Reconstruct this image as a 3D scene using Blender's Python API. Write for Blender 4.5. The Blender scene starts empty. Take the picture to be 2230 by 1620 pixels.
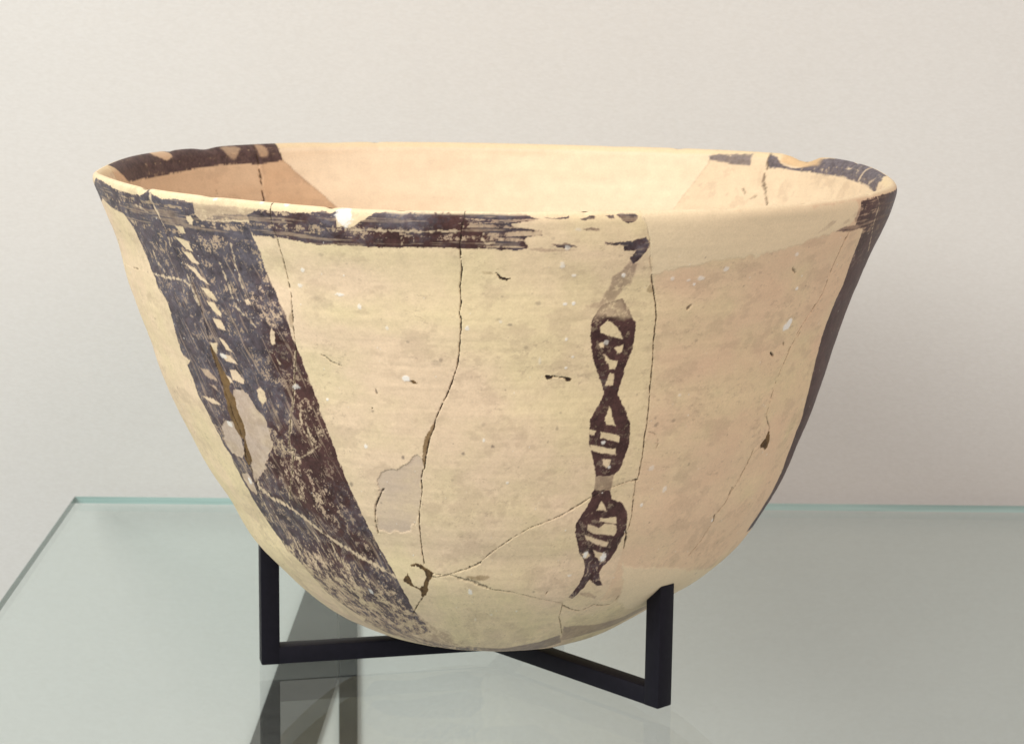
import bpy, math, numpy as np
from mathutils import Matrix, Vector
R = math.radians
scene = bpy.context.scene
col = scene.collection

# ------------------------------------------------------------------ camera
P_, RO_ = R(10.2), R(0.7)
fw = Vector((0, math.cos(P_), -math.sin(P_))); u0 = Vector((0, math.sin(P_), math.cos(P_))); r0 = Vector((1, 0, 0))
rt = math.cos(RO_)*r0 + math.sin(RO_)*u0
up = -math.sin(RO_)*r0 + math.cos(RO_)*u0
cam = bpy.data.cameras.new('camera'); cam.sensor_width = 36; cam.lens = 4500/2230*36
cam.clip_start = .01; cam.clip_end = 60
cam.dof.use_dof = True; cam.dof.focus_distance = .69; cam.dof.aperture_fstop = 40
co = bpy.data.objects.new('camera', cam); col.objects.link(co)
M = Matrix.Identity(4)
for i in range(3):
    M[i][0], M[i][1], M[i][2] = rt[i], up[i], -fw[i]
M[0][3], M[1][3], M[2][3] = .006, -.778, .2555
co.matrix_world = M
scene.camera = co

# ------------------------------------------------------------------ world, lamps, exposure
w = bpy.data.worlds.new('World'); scene.world = w; w.use_nodes = True
w.node_tree.nodes['Background'].inputs[0].default_value = (.97, .985, 1., 1)
w.node_tree.nodes['Background'].inputs[1].default_value = .49
vs = scene.view_settings; vs.view_transform = 'Standard'; vs.look = 'None'; vs.exposure = 0; vs.gamma = 1; vs.use_curve_mapping = False

def area(name, loc, target, size, power, color):
    l = bpy.data.lights.new(name, 'AREA'); l.shape = 'DISK'; l.size = size; l.energy = power; l.color = color
    o = bpy.data.objects.new(name, l); col.objects.link(o); o.location = loc
    o.rotation_euler = (Vector(target)-Vector(loc)).to_track_quat('-Z', 'Y').to_euler()
    return o
area('ceiling_lamp_cool', (-.92, -.95, .95), (0, .05, .08), .9, 23.5, (.985, 1., .965))
area('ceiling_lamp_warm', (.8, -1.1, .95), (0, .05, .1), 1., 9., (1., .72, .61))

# ------------------------------------------------------------------ decoration and damage, in degrees round / up the bowl's own wall
PAINT = [([-161.48,89.48,-157.09,89.46,-149.97,88.98,-144.65,88.88,-142.38,89.11,-140.49,90.03,-139.09,89.33,-136.98,89.01,-133.71,89.23,-130.64,89.11,-131.13,87.45,-130.01,86.81,-121.64,87.26,-121.79,86.63,-121.55,85.02,-121.13,83.22,-121.14,81.33,-120.64,79.48,-119.98,77.83,-119.49,75.18,-119.77,76.76,-118.85,74.43,-118.78,72.11,-118.26,70.0,-117.8,67.66,-117.37,65.14,-116.75,63.07,-116.51,61.16,-115.96,58.88,-115.47,56.54,-115.09,54.72,-115.02,52.69,-114.87,53.38,-114.48,50.85,-113.79,48.4,-113.08,45.97,-112.33,43.16,-111.77,40.63,-110.74,38.34,-109.75,36.51,-109.24,34.37,-108.95,31.98,-109.05,29.57,-108.88,27.66,-108.06,25.63,-108.13,23.37,-116.88,21.56,-124.35,23.01,-130.39,25.25,-133.39,27.45,-135.6,29.8,-135.22,32.53,-135.33,34.23,-135.64,35.28,-136.55,35.95,-138.55,36.89,-139.19,38.27,-140.65,39.75,-141.06,41.87,-141.11,44.24,-140.93,45.9,-141.58,47.75,-141.81,49.67,-142.15,48.94,-141.65,51.08,-142.52,52.69,-142.41,54.06,-143.05,56.05,-143.35,58.07,-144.01,59.27,-144.29,59.97,-144.36,61.59,-144.88,63.31,-145.13,64.18,-143.54,65.15,-145.31,65.63,-145.59,66.34,-145.2,68.85,-144.69,71.16,-144.61,73.55,-145.65,75.04,-146.75,75.96,-145.54,74.58,-146.61,75.51,-146.62,76.96,-147.51,77.69,-147.78,78.71,-148.44,80.76,-148.6,82.89,-149.64,84.52,-150.92,85.59,-156.77,85.82,-160.85,86.52,-167.5,87.8],1.0,2.0),([-121.54,88.25,-119.78,89.17,-118.34,89.1,-114.85,89.03,-108.81,89.69,-109.11,87.65,-107.82,87.72,-107.2,87.75,-105.16,89.08,-104.08,89.69,-99.66,89.86,-95.75,89.82,-91.88,89.83,-88.03,89.84,-86.1,89.76,-85.2,89.26,-84.52,89.16,-85.29,88.96,-87.81,88.65,-87.7,88.31,-86.23,88.04,-84.15,87.69,-84.02,87.11,-85.8,87.01,-86.17,86.27,-85.74,85.53,-87.13,85.21,-90.92,85.41,-93.92,85.39,-97.94,85.51,-104.13,85.36,-107.54,85.4,-112.91,85.24,-116.68,85.63,-121.38,85.56,-121.79,86.63],1,2),([-127.32,87.92,-124.31,88.17,-121.88,88.37,-119.8,88.39,-120.17,87.73,-124.62,87.27,-129.99,86.86],0.65,4),([-83.94,89.36,-82.57,89.25,-81.01,89.51,-81.09,89.19,-82.95,89.11],0.9,2),([-79.79,89.14,-78.43,89.53,-77.79,89.49,-77.89,89.12,-79.19,89.01],0.85,2),([-76.52,89.51,-75.4,89.5,-75.31,89.1,-75.97,89.14],0.8,2),([-75.09,89.5,-74.61,89.75,-73.17,89.77,-72.38,89.36,-72.85,88.94,-73.64,88.56,-74.53,89.04],0.95,2),([-79.31,88.07,-77.27,87.95,-77.14,87.68,-78.87,87.66],0.6,2),([-82.96,86.01,-80.75,86.04,-79.66,85.71,-80.7,85.44,-82.13,85.58],0.85,2),([-76.24,86.1,-74.37,86.17,-72.7,86.35,-71.05,86.74,-70.51,85.88,-70.94,84.81,-71.62,83.71,-72.27,83.05,-72.76,83.97,-72.18,85.05,-73.58,85.04,-73.99,85.7,-76.22,85.86],1,2),([-85.93,85.31,-83.93,85.46,-79.66,85.28,-80.67,85.07,-84.31,85.03],0.35,3),([-72.67,83.59,-71.67,83.1,-71.77,82.0,-72.07,80.25,-72.95,79.87,-73.58,78.85,-73.92,77.91,-75.23,77.15,-76.34,77.34,-75.42,78.74,-74.83,80.16,-74.66,81.59,-73.63,82.2],0.52,5),([-74.66,81.59,-72.34,81.77,-72.2,80.57,-72.96,79.95,-73.64,80.37,-74.57,80.47],0.5,4),([-78.04,77.53,-76.09,77.89,-75.87,77.33,-77.7,77.21],0.3,3),([-74.55,77.93,-72.89,78.36,-71.81,76.88,-71.16,75.73,-70.47,74.8,-70.29,73.72,-70.33,72.71,-70.32,71.2,-70.73,69.54,-71.06,67.88,-71.35,66.06,-71.57,65.0,-71.47,64.33,-71.12,63.75,-70.09,62.23,-69.07,60.56,-68.76,59.89,-70.76,59.68,-72.59,62.85,-72.83,61.41,-72.96,59.79,-75.29,59.9,-75.34,61.04,-74.78,62.14,-73.99,63.56,-73.78,64.85,-74.15,65.86,-75.03,67.72,-75.82,69.42,-76.43,71.45,-76.75,73.29,-76.85,75.11,-76.45,76.22,-75.87,77.33],0.97,2),([-74.63,61.67,-74.14,63.22,-71.14,63.07,-69.95,61.44,-68.8,59.89,-68.52,58.59,-68.44,56.87,-68.64,54.94,-69.1,53.43,-69.91,52.55,-70.9,52.43,-72.94,52.54,-73.37,53.23,-73.77,54.36,-74.43,56.13,-75.06,57.66,-75.25,59.37,-75.33,60.86],0.97,2),([-72.77,50.54,-70.14,50.28,-69.57,49.06,-67.49,48.34,-66.17,47.15,-65.6,45.83,-65.36,44.24,-65.62,42.85,-66.0,40.95,-66.63,39.56,-67.73,38.48,-68.05,37.58,-67.43,36.36,-66.14,35.29,-67.58,35.35,-69.75,36.62,-70.56,35.01,-72.19,33.16,-73.16,33.45,-71.96,35.63,-71.4,37.07,-71.49,38.46,-72.13,39.64,-73.25,40.89,-74.31,42.64,-75.04,44.11,-75.31,45.71,-74.6,46.76,-73.81,48.0,-73.06,49.46,-73.2,50.12],0.96,2),([-71.07,34.33,-68.98,34.18,-66.3,33.16,-66.4,32.78,-69.61,33.45],0.4,3),([-68.76,24.23,-66.59,24.89,-57.69,24.0,-48.49,24.54,-43.89,26.98,-35.7,24.18,-43.0,22.15,-50.31,20.82,-60.09,19.94,-64.86,19.54],0.5,6),([-69.17,24.99,-66.34,24.39,-64.64,22.51,-67.01,22.59],0.6,4),([-127.74,25.37,-121.95,23.01,-113.28,20.67,-105.69,18.71,-94.06,17.43,-97.5,15.8,-110.11,15.58,-119.52,18.15,-127.33,20.27,-132.07,23.32],0.75,5),([-105.01,19.06,-94.62,18.3,-83.73,18.05,-73.07,19.96,-67.87,22.07,-63.03,18.56,-70.0,15.8,-89.0,15.8,-106.67,17.22],0.65,6),([-33.5,87.7,-33.5,89.3,-31,89.5,-5,89.4,0,80,-2,60,-5,37.4,-22.83,38.45,-22.2,43.8,-22.1,47.4,-23.1,50.5,-24.1,53.7,-24,55.9,-25.5,59.1,-26.5,62.2,-27,64.5,-28,67.9,-28.34,70.84,-28.5,74.4,-27.9,76.7,-28.68,80,-29.4,82.5,-30.1,85.1,-31,85.55,-33.6,86.15],1,2),([-43.41,85.79,-41.58,86.69,-40.51,87.43,-39.4,87.18,-40.34,86.59,-42.05,85.97],0.8,2),([-38.54,85.67,-36.23,86.23,-29.51,85.93,-29.98,85.45,-34.92,85.42],0.85,2),([-37.71,86.67,-36.21,87.24,-35.85,86.96,-37.09,86.48],0.8,2),([-35.43,87.67,-33.76,88.52,-32.28,87.05,-33.87,86.52],0.5,4),([-73.08,52.66,-69.92,52.59,-69.98,50.16,-72.96,50.44],0.58,3),([-109.53,29.76,-106.29,24.8,-99.09,20.75,-102.95,17.11,-115.43,17.99,-127.27,19.34,-119.1,26.83],0.35,8),([-130.76,89.1,-126.07,89.05,-119.62,89.1,-119.81,88.36,-124.37,88.01,-129.99,86.86,-131.13,87.45],0.36,4),([-205,88.9,-180,88.7,-166,88.5,-160,87,-166,86,-180,86.3,-205,86.4],1.0,2.0),([-178,15,-160,17,-140,17,-120,15.5,-100,14,-95,9,-110,3,-170,3,-180,8],0.92,5.0)]
HOLES = [([-132.94,87.21,-132.09,87.2,-131.74,86.66,-132.2,85.96,-132.76,86.08,-133.11,86.63],1.0,2.0),([-136.22,85.51,-134.6,85.49,-134.23,84.69,-135.65,84.55],1.0,2.0),([-137.22,84.05,-134.31,83.57,-134.04,82.13,-135.51,82.41],1.0,2.0),([-136.57,82.03,-134.71,81.88,-133.46,80.34,-135.14,80.52],1.0,2.0),([-137.0,80.22,-134.94,79.75,-132.24,77.52,-134.16,78.18],1.0,2.0),([-134.66,77.08,-132.71,76.86,-131.61,75.42,-133.27,75.94],1.0,2.0),([-133.81,75.17,-132.52,75.05,-131.38,73.9,-132.95,73.94],1.0,2.0),([-134.51,77.13,-132.24,76.68,-131.3,75.56,-132.95,76.08],1.0,2.0),([-133.84,75.11,-132.23,75.11,-131.16,73.81,-131.44,73.06,-132.93,73.96],1.0,2.0),([-133.4,72.83,-131.59,72.68,-131.05,71.11,-132.91,71.44],1.0,2.0),([-133.25,70.02,-132.26,69.78,-131.0,68.08,-132.39,68.28],1.0,2.0),([-135.83,68.87,-133.94,69.15,-134.86,67.31,-136.04,67.34],1.0,2.0),([-134.23,67.4,-131.93,67.5,-130.73,66.26,-133.28,66.4],1.0,2.0),([-133.01,65.14,-131.53,65.33,-130.42,64.02,-130.7,63.27,-133.06,63.69],1.0,2.0),([-134.6,64.21,-133.28,63.84,-133.29,63.12,-134.69,63.3],1.0,2.0),([-143.06,59.97,-139.56,60.13,-137.9,59.45,-140.09,59.31],1.0,2.0),([-128.05,62.88,-127.16,63.25,-126.38,62.55,-126.46,61.48,-127.35,60.75,-128.06,61.29],1.0,2.0),([-125.7,76.33,-125.0,76.49,-124.69,75.91,-125.21,75.6],1.0,2.0),([-125.81,76.38,-124.93,76.3,-124.72,75.8,-125.55,75.63],1.0,2.0),([-122.67,71.33,-121.92,72.86,-121.51,72.0,-121.98,70.32,-122.71,70.06],1.0,2.0),([-75.54,74.41,-74.55,75.36,-72.95,74.16,-72.02,72.54,-72.73,72.65,-75.28,73.61],1.0,2.0),([-75.25,72.08,-74.69,72.14,-74.65,71.47,-75.17,71.49],1.0,2.0),([-73.05,71.29,-71.76,71.77,-71.88,70.6,-72.57,70.5],1.0,2.0),([-74.63,70.47,-74.09,70.11,-73.7,69.71,-72.26,69.36,-72.55,68.12,-73.33,68.24,-73.8,69.18],1.0,2.0),([-73.16,67.65,-72.54,67.45,-72.47,65.78,-73.63,65.8,-73.37,66.65],1.0,2.0),([-72.59,62.85,-73.03,61.26,-72.65,60.11,-71.37,60.04,-71.85,61.36],1.0,2.0),([-72.6,62.73,-73.08,60.72,-71.15,59.77,-71.64,60.9],1.0,2.0),([-73.48,59.19,-70.88,58.48,-70.17,58.14,-70.15,57.41,-71.74,57.88,-73.34,58.26],1.0,2.0),([-74.77,57.26,-70.49,56.4,-70.28,55.58,-73.11,56.11,-74.61,56.52],1.0,2.0),([-72.44,55.05,-71.04,54.82,-71.04,54.21,-71.55,53.69,-72.22,54.17],1.0,2.0),([-75.34,59.7,-74.19,59.22,-74.41,58.66,-75.13,58.84],1.0,2.0),([-71.24,48.83,-70.01,47.39,-71.93,47.58],1.0,2.0),([-70.89,46.27,-68.0,46.25,-67.49,45.26,-68.27,45.31,-70.89,45.77],1.0,2.0),([-72.99,45.5,-70.9,44.79,-69.97,45.41,-68.25,45.24,-67.41,44.85,-67.07,43.9,-67.46,43.41,-69.15,43.69,-71.64,44.0,-72.79,44.7],1.0,2.0),([-73.04,43.79,-71.58,43.36,-68.02,42.35,-68.23,41.59,-70.67,42.27,-72.63,43.1],1.0,2.0),([-141.06,64.42,-138.62,64.39,-137.18,63.33,-137.06,62.9,-139.89,63.32],0.6,4),([-139.75,62.26,-137.74,62.18,-137.29,61.44],0.6,4),([-74.77,75.86,-75.25,76.59,-74.68,77.77,-73.84,77.27,-73.18,75.8],0.6,4),([-126.5,89.8,-122.5,89.8,-123.5,89.8,-125.5,89.8],0.6,4),([-75.97,77.49,-74.57,78.09,-72.91,78.52,-71.6,76.55,-71.04,75.73,-72.32,75.37,-73.66,75.82,-74.93,75.86,-76.55,75.66,-76.56,76.55],0.5,14),([-137.18,38.78,-122.12,37.78,-115.82,35.16,-110.35,31.29,-107.72,23.71,-124.5,16.6,-133.74,23.9,-145.08,29.04],0.5,26),([-110.47,35.09,-109.25,29.23,-106.21,23.84,-116.0,16.2,-134.0,17.4,-129.66,24.0],0.35,26),([-72.85,40.82,-71.68,40.99,-71.18,40.19,-72.07,39.92],1,2),([-70.75,41.25,-69.31,40.93,-68.05,40.61,-67.72,39.35,-68.77,39.51,-69.95,40.24],1,2)]
PLAST = {'p4': [-133.67,62.19,-132.07,62.57,-130.1,61.93,-129.95,60.88,-128.29,59.64,-127.6,57.53,-128.04,54.86,-130.24,52.45,-131.76,50.55,-133.46,49.6,-136.48,47.55,-137.39,47.84,-135.84,50.62,-135.97,51.99,-134.9,53.89,-133.59,56.16,-134.5,57.53,-133.89,59.46,-133.62,60.95],'p4b': [-139.33,56.82,-135.67,57.18,-136.43,55.75,-135.19,54.42,-137.41,50.99,-140.93,51.39,-141.62,53.61,-140.17,54.8,-140.58,55.68],'p4c': [-140.65,48.68,-138.21,48.68,-137.74,47.0,-138.63,45.58,-140.14,46.23,-141.02,47.46],'p3': [-101.66,56.15,-100.23,55.45,-101.04,52.7,-101.54,50.12,-102.64,45.67,-105.41,43.83,-109.43,43.47,-110.83,43.75,-110.38,46.62,-108.66,50.02,-108.7,51.79,-107.11,53.1,-103.58,53.93,-102.57,55.34],'p1': [-72.26,90.24,-71.41,88.63,-70.62,86.42,-70.08,83.78,-69.31,81.61,-66.86,82.31,-63.42,82.85,-59.83,83.36,-53.76,83.43,-47.88,84.04,-43.08,85.29,-38.6,85.76,-34.49,86.83,-34.24,89.55,-41.81,89.48,-51.73,89.77,-63.32,89.95],'p2': [-64.87,40.73,-63.02,37.96,-51.61,36.91,-33.2,33.6,-8,33,-8,27,-33,28.4,-46.61,29.02,-51.1,27.13,-59.26,31.01,-60.4,33.51,-61.8,35.88]}
SHERDLET = [-105.8,38.18,-103.85,38.13,-103.0,37.03,-104.44,34.81,-106.41,35.55,-106.84,36.75]
CRACKS = [('c1',[-140.32,90.06,-140.59,88.87,-140.18,87.61,-139.69,86.5,-139.22,85.12,-138.81,83.19,-137.38,79.41,-136.15,77.29,-135.62,74.18,-135.5,71.3,-135.83,68.87,-136.04,66.78,-136.19,64.73,-136.01,62.41,-135.31,60.0,-135.4,58.15,-135.02,56.15,-135.19,53.85,-136.72,51.48,-136.58,50.35,-136.75,48.13,-137.66,46.23],1.6,0.55),('c1l',[-139.96,89.89,-139.77,88.95,-139.69,87.66,-139.27,86.21,-139.0,85.23],3.0,-0.9),('c0',[-157.2,77.0,-154.18,77.15,-148.05,77.52,-142.82,77.51,-138.72,77.66,-137.11,77.07],3.0,-0.75),('c0d',[-156.18,77.08,-153.47,77.24],2.0,0.6),('c2',[-117.97,89.93,-118.12,88.53,-118.12,87.11,-117.84,85.36,-117.72,82.36,-117.69,80.29,-117.6,77.9,-117.86,75.35,-117.65,76.46,-118.26,72.17,-118.47,69.98,-119.78,66.16,-120.63,63.72,-121.55,60.98,-122.81,58.12,-124.62,54.17,-123.28,54.57,-125.66,50.7,-127.87,47.49,-128.97,45.77],1.3,0.8),('c2l',[-118.78,69.58,-119.78,66.16,-120.63,63.72,-121.55,60.98,-122.81,58.12,-124.62,54.17,-123.28,54.57,-125.66,50.7,-127.98,47.47,-129.22,45.74,-128.84,43.95],2.6,-0.7),('diag',[-136.26,47.82,-136.34,46.83,-133.63,45.67,-130.0,45.02,-127.54,43.93,-125.75,42.48,-123.08,40.92,-119.46,39.35,-115.89,38.22,-112.37,37.05,-109.62,36.11],4.5,-0.95),('diagd',[-136.32,48.19,-137.44,46.46,-136.5,46.22],2.0,0.5),('c3',[-93.23,90.33,-93.76,87.71,-94.01,85.6,-93.83,82.75,-94.12,80.23,-94.02,77.95,-94.1,80.11,-94.12,79.31,-94.02,78.12,-94.31,76.72,-94.06,75.72,-94.18,73.87,-94.41,71.35,-94.77,69.02,-95.56,66.67,-96.46,64.55,-97.37,62.88,-98.31,61.02,-98.48,59.98,-99.39,58.05,-100.02,55.89,-100.53,53.83,-100.72,53.7,-101.2,52.3,-101.37,50.13,-102.25,47.23,-102.5,45.68,-102.79,43.19,-103.03,40.58,-103.03,38.76],1.45,1.0),('c4',[-69.43,81.61,-68.65,79.33,-67.98,77.37,-67.54,75.41,-67.39,72.9,-67.18,71.03,-66.86,68.99,-66.6,66.29,-66.31,63.3,-66.05,60.03,-65.98,60.34,-65.92,57.77,-65.54,54.72,-65.45,52.06,-65.73,51.19,-65.35,48.57,-65.02,46.22,-64.88,44.67,-65.26,43.77,-64.79,43.03,-64.45,41.07],1.45,1.0),('c5',[-101.54,37.36,-99.63,37.14,-97.77,37.52,-95.17,38.22,-94.86,38.27,-92.02,39.44,-89.57,41.44,-86.27,43.65,-83.36,45.24,-80.7,46.07,-78.3,46.86,-75.52,48.23,-73.23,49.38,-71.4,50.24,-69.26,50.87,-66.07,51.56],1.3,0.5),('c5d',[-94.28,38.51,-92.02,39.37],2.2,0.8),('c5e',[-77.94,46.96,-75.52,48.23,-73.24,49.43],1.6,0.7),('c5f',[-78.3,46.82,-77.78,47.06],3.4,0.85),('c5g',[-66.51,51.44,-65.64,51.52],3.4,0.9),('c4e',[-65.49,43.98,-64.94,43.51,-64.62,42.29],3.0,0.9),('c7',[-102.68,36.95,-101.01,36.76,-98.1,37.36,-95.28,36.71,-92.42,35.87,-89.78,35.18,-85.58,34.68,-80.14,33.43,-73.82,32.08],1.6,0.4),('c7d',[-96.42,36.88,-94.71,36.61,-92.42,35.99,-90.08,35.23],4.0,0.5),('c7e',[-78.33,34.28,-77.99,34.7],2.5,0.75),('c8',[-105.37,32.5,-106.97,31.01,-109.8,28.38],1.8,0.75),('bx',[-73.82,32.08,-73.32,30.31,-72.75,28.24,-69.66,24.62,-67.57,22.52],1.5,0.55),('stroke',[-73.59,31.62,-71.13,30.46,-68.42,29.75,-66.47,30.24,-65.58,31.09,-63.18,30.51,-60.84,30.59,-60.2,31.61,-60.3,32.5],2.4,0.55),('c6',[-34.77,85.24,-35.2,82.79,-35.26,79.1,-35.17,76.47,-36.72,73.49,-36.31,74.65,-37.63,71.93,-38.56,69.55,-39.31,66.63,-40.23,63.22,-40.5,60.52,-40.36,58.5,-39.06,57.04,-37.84,56.14,-38.12,54.71,-39.14,53.56,-40.67,52.66,-41.23,50.57,-40.81,53.27,-41.12,50.93,-41.99,48.74,-42.9,47.42,-43.56,45.86,-45.16,44.35,-44.71,43.4,-45.19,40.47,-46.68,38.18],1.2,0.5),('c6b',[-37.65,70.39,-38.63,68.8,-39.25,67.75],1.6,0.7),('c6c',[-42.95,48.04,-43.11,47.14],2.6,0.95),('c6d',[-45.18,44.46,-44.62,43.38],1.8,0.9),('c6e',[-35.16,84.58,-35.31,82.72],1.6,0.75),('c6f',[-40.73,52.61,-41.23,50.52,-41.69,48.9],1.7,0.65),('p3e',[-107.81,50.28,-108.84,49.23,-109.93,47.61,-110.5,46.22,-110.94,44.16,-110.94,43.1],2.2,0.65),('gapr',[-27.4,89.3,-26.32,88.19,-26.27,86.82,-25.81,85.03,-22.96,82.92,-20.12,80.91],1.6,-0.8),('p1e',[-72.25,90.16,-71.41,88.63,-70.62,86.42,-70.08,83.78,-69.33,81.7,-68.61,79.4],1.1,0.22),('gash1',[-90.21,82.09,-89.49,82.14,-89.08,81.64],1.3,0.6),('gash2',[-82.31,67.46,-81.18,67.4,-79.08,67.0],1.7,0.98),('scr1',[-114.56,69.52,-114.01,69.33,-113.17,68.68,-111.55,68.05],1.1,0.75),('scr2',[-106.9,65.06,-106.82,64.43],1.2,0.7),('scr3',[-107.72,62.25,-107.69,61.73],1.2,0.7),('curl',[-65.34,58.59,-64.37,58.3,-63.63,57.6,-63.23,56.71,-63.4,56.07],1.8,0.25),('scr4',[-41.58,69.37,-41.23,68.85],1.3,0.9),('scr5',[-44.34,68.29,-43.25,67.5],2.2,0.8),('scr6',[-45.68,81.1,-44.68,80.31],2.4,0.55),('scr7',[-63.05,76.58,-62.56,76.99],3.0,0.45),('scr8',[-63.01,76.51,-62.68,77.02],3.0,0.5),('ls0',[-144.8,79.46,-143.7,78.71,-142.79,77.95],2.2,-0.65),('ls1',[-137.19,78.45,-136.45,76.45,-135.78,74.5],2.2,-0.65),('ls2',[-129.03,81.06,-128.54,78.33,-127.8,75.39],2.2,-0.65),('ls3',[-125.75,84.13,-126.15,80.82,-125.7,77.76],2.2,-0.65),('ls4',[-138.89,83.53,-139.15,82.45],2.2,-0.65),('ls5',[-136.52,75.5,-136.07,74.49],2.2,-0.65),('ls6',[-128.21,77.79,-127.91,75.4],2.2,-0.65),('ls7',[-127.77,75.07,-125.88,73.68,-124.87,72.53],2.2,-0.65),('ls8',[-138.99,76.96,-138.77,75.94],2.2,-0.65),('ls9',[-145.11,87.43,-143.41,87.28,-142.09,86.76],2.2,-0.65),('ls10',[-144.98,80.86,-144.92,79.26],2.2,-0.65),('ls11',[-140.5,37.99,-138.69,37.15],2.2,-0.65),('ls12',[-133.72,38.98,-133.97,37.09,-134.55,35.45],2.2,-0.65),('ls13',[-126.5,41.07,-126.12,38.9,-125.43,37.49],2.2,-0.65),('ls14',[-122.95,39.7,-122.93,37.23],2.2,-0.65),('ls15',[-135.59,44.34,-135.61,42.83,-136.13,40.18],2.2,-0.65),('ls16',[-121.22,36.87,-120.86,34.63,-122.04,32.16],2.2,-0.65),('ls17',[-128.81,37.24,-131.22,34.46,-132.09,32.84],2.2,-0.65),('ls18',[-137.4,45.68,-137.6,43.57,-138.55,41.03],2.2,-0.65),('ls19',[-122.19,67.37,-122.64,68.79,-124.27,69.34],2.2,-0.65),('ls20',[-120.27,60.23,-120.41,57.48],2.2,-0.65),('ls21',[-119.39,58.51,-119.34,55.75],2.2,-0.65),('ls22',[-118.44,55.67,-120.82,54.27,-122.9,53.44],2.2,-0.65),('ls23',[-107.25,87.44,-102.86,87.57,-99.42,87.52,-93.86,87.66],2.2,-0.65),('ls24',[-91.12,87.31,-91.31,86.68,-90.72,86.05,-89.73,86.27],2.2,-0.65),('ls25',[-101.06,87.17,-101.07,85.9],2.2,-0.65)]
DIRT = [([-135.93,68.67,-135.39,67.99,-135.14,65.6,-134.65,64.75,-133.75,63.07,-134.63,62.06,-133.55,60.78,-133.94,59.09,-133.34,56.76,-134.9,53.89,-135.02,51.36,-136.76,50.12,-137.13,51.42,-134.82,54.48,-136.25,55.78,-136.34,58.2,-136.02,60.45,-136.01,62.41,-136.19,64.73,-136.26,66.94],0.62,2,0.0),([-135.69,61.74,-134.23,61.94,-133.55,60.78,-133.94,59.09,-133.34,56.76,-134.75,54.3,-136.06,55.81,-136.34,58.2,-135.85,60.47],0.3,3,0.0),([-98.44,60.7,-98.37,60.08,-99.39,58.05,-100.02,55.89,-100.53,53.83,-100.81,54.78,-100.42,57.59,-99.26,59.74],0.45,2,0.0),([-105.86,38.46,-104.19,38.88,-102.79,38.2,-101.43,37.52,-102.08,36.7,-103.23,35.14,-103.25,34.18,-105.46,32.29,-104.96,34.28,-106.93,35.07,-108.62,35.79,-106.83,36.95,-105.77,37.8],0.75,2,0.0),([-103.5,37.39,-101.43,37.52,-102.08,36.7,-103.23,35.14,-103.25,34.18,-105.15,32.67,-104.44,34.57,-103.15,36.62],0.4,3,0.0),([-37.9,56.05,-36.49,54.29,-36.35,52.74,-39.31,53.67,-38.18,54.53],0.72,2,0.0),([-89.49,82.1,-88.87,81.57,-87.84,81.57,-87.83,81.32,-88.55,81.14,-89.18,81.41],1,1.2,0.0),([-82.53,67.61,-82.02,67.67,-81.39,67.44,-81.97,66.97,-82.43,67.13],0.95,1.5,0.0),([-79.76,67.13,-78.68,67.16,-79.06,66.71,-79.65,66.81],0.95,1.5,0.0),([-101.83,66.7,-101.11,66.62,-100.53,66.11,-101.16,66.09],0.7,2,0.0),([-69.71,79.37,-69.18,80.39,-68.68,79.49,-68.76,79.01,-69.51,79.12],0.3,4,0.0),([-118.48,75.17,-117.57,75.78,-118.13,72.72,-118.68,73.38],0.25,4,0.0),([-95.53,37.15,-92.93,37.46,-90.09,37.53,-90.37,36.86,-92.98,36.44],0.35,5,0.0),([-118.52,89.12,-114.83,89.1,-115.07,88.78,-117.62,87.63,-118.65,87.86],0.0,3,0.0),([-91.54,82.31,-90.11,82.32,-89.7,81.98,-90.73,81.91],0.25,4,0.0)]
WHITE = [(-108.09,89.04,14,17,1),(-41.95,72.43,7,10,1),(-42.34,71.91,8,8,1),(-102.11,66.9,8,6,0.9),(-79.45,77.86,4,4,0.9),(-80.6,77.81,4,3,0.8),(-93.28,74.51,4,5,0.7),(-110.29,78.52,8,3,0.8),(-58.33,81.93,5,5,0.6),(-62.03,80.82,7,5,0.6),(-62.79,80.01,3,3,0.8),(-66.25,80.96,4,4,0.5),(-43.08,77.86,3,4,0.8),(-46.03,83.14,4,4,0.5),(-80.02,72.83,3,4,0.7),(-81.33,83.06,5,4,0.6),(-79.75,81.78,4,3,0.6),(-73.24,81.66,4,4,0.8),(-109.66,56.55,4,5,0.8),(-91.13,58.37,3,4,0.7),(-79.72,68.64,3,3,0.7),(-78.89,70.24,3,3,0.6),(-133.56,67.18,9,6,0.7),(-137.39,56.62,7,7,0.7),(-138.94,47.5,5,7,0.8),(-117.92,32.54,6,9,0.7),(-94.3,34.57,6,8,0.8),(-68.28,39.97,8,10,1),(-72.05,40.63,6,8,0.9),(-63.46,47.69,4,4,0.7),(-59.61,49.67,5,7,0.5),(-87.42,52.03,4,3,0.6),(-104.12,74.22,3,4,0.5),(-120.47,63.98,4,4,0.6),(-119.99,64.23,8,5,0.5),(-119.51,90.04,4,4,0.7),(-115.95,90.03,5,4,0.7),(-126.82,89.81,4,3,0.7),(-71.06,53.78,4,4,0.7),(-74.36,72.19,5,5,0.5),(-72.75,57.52,5,4,0.8),(-115.09,81.49,4,5,0.7),(-115.9,79.3,5,4,0.6),(-107.67,77.05,4,6,0.7),(-83.47,69.73,3,8,0.3),(-63.32,53.09,6,6,0.4),(-45.2,43.73,3,4,0.8),(-114.88,62.91,3,3,0.8),(-61.17,63.62,4,3,0.4),(-88.93,75.44,3,3,0.4),(-63.8,80.65,4,3,0.5),(-79.75,87.85,5,3,0.3),(-74.3,37.4,6,3,0.5),(-89.87,29.37,4,4,0.4),(-83.97,30.34,4,3,0.5),(-93.92,28.0,4,5,0.3),(-81.37,83.5,4,3,0.5),(-80.91,85.51,5,5,0.5)]
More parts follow.
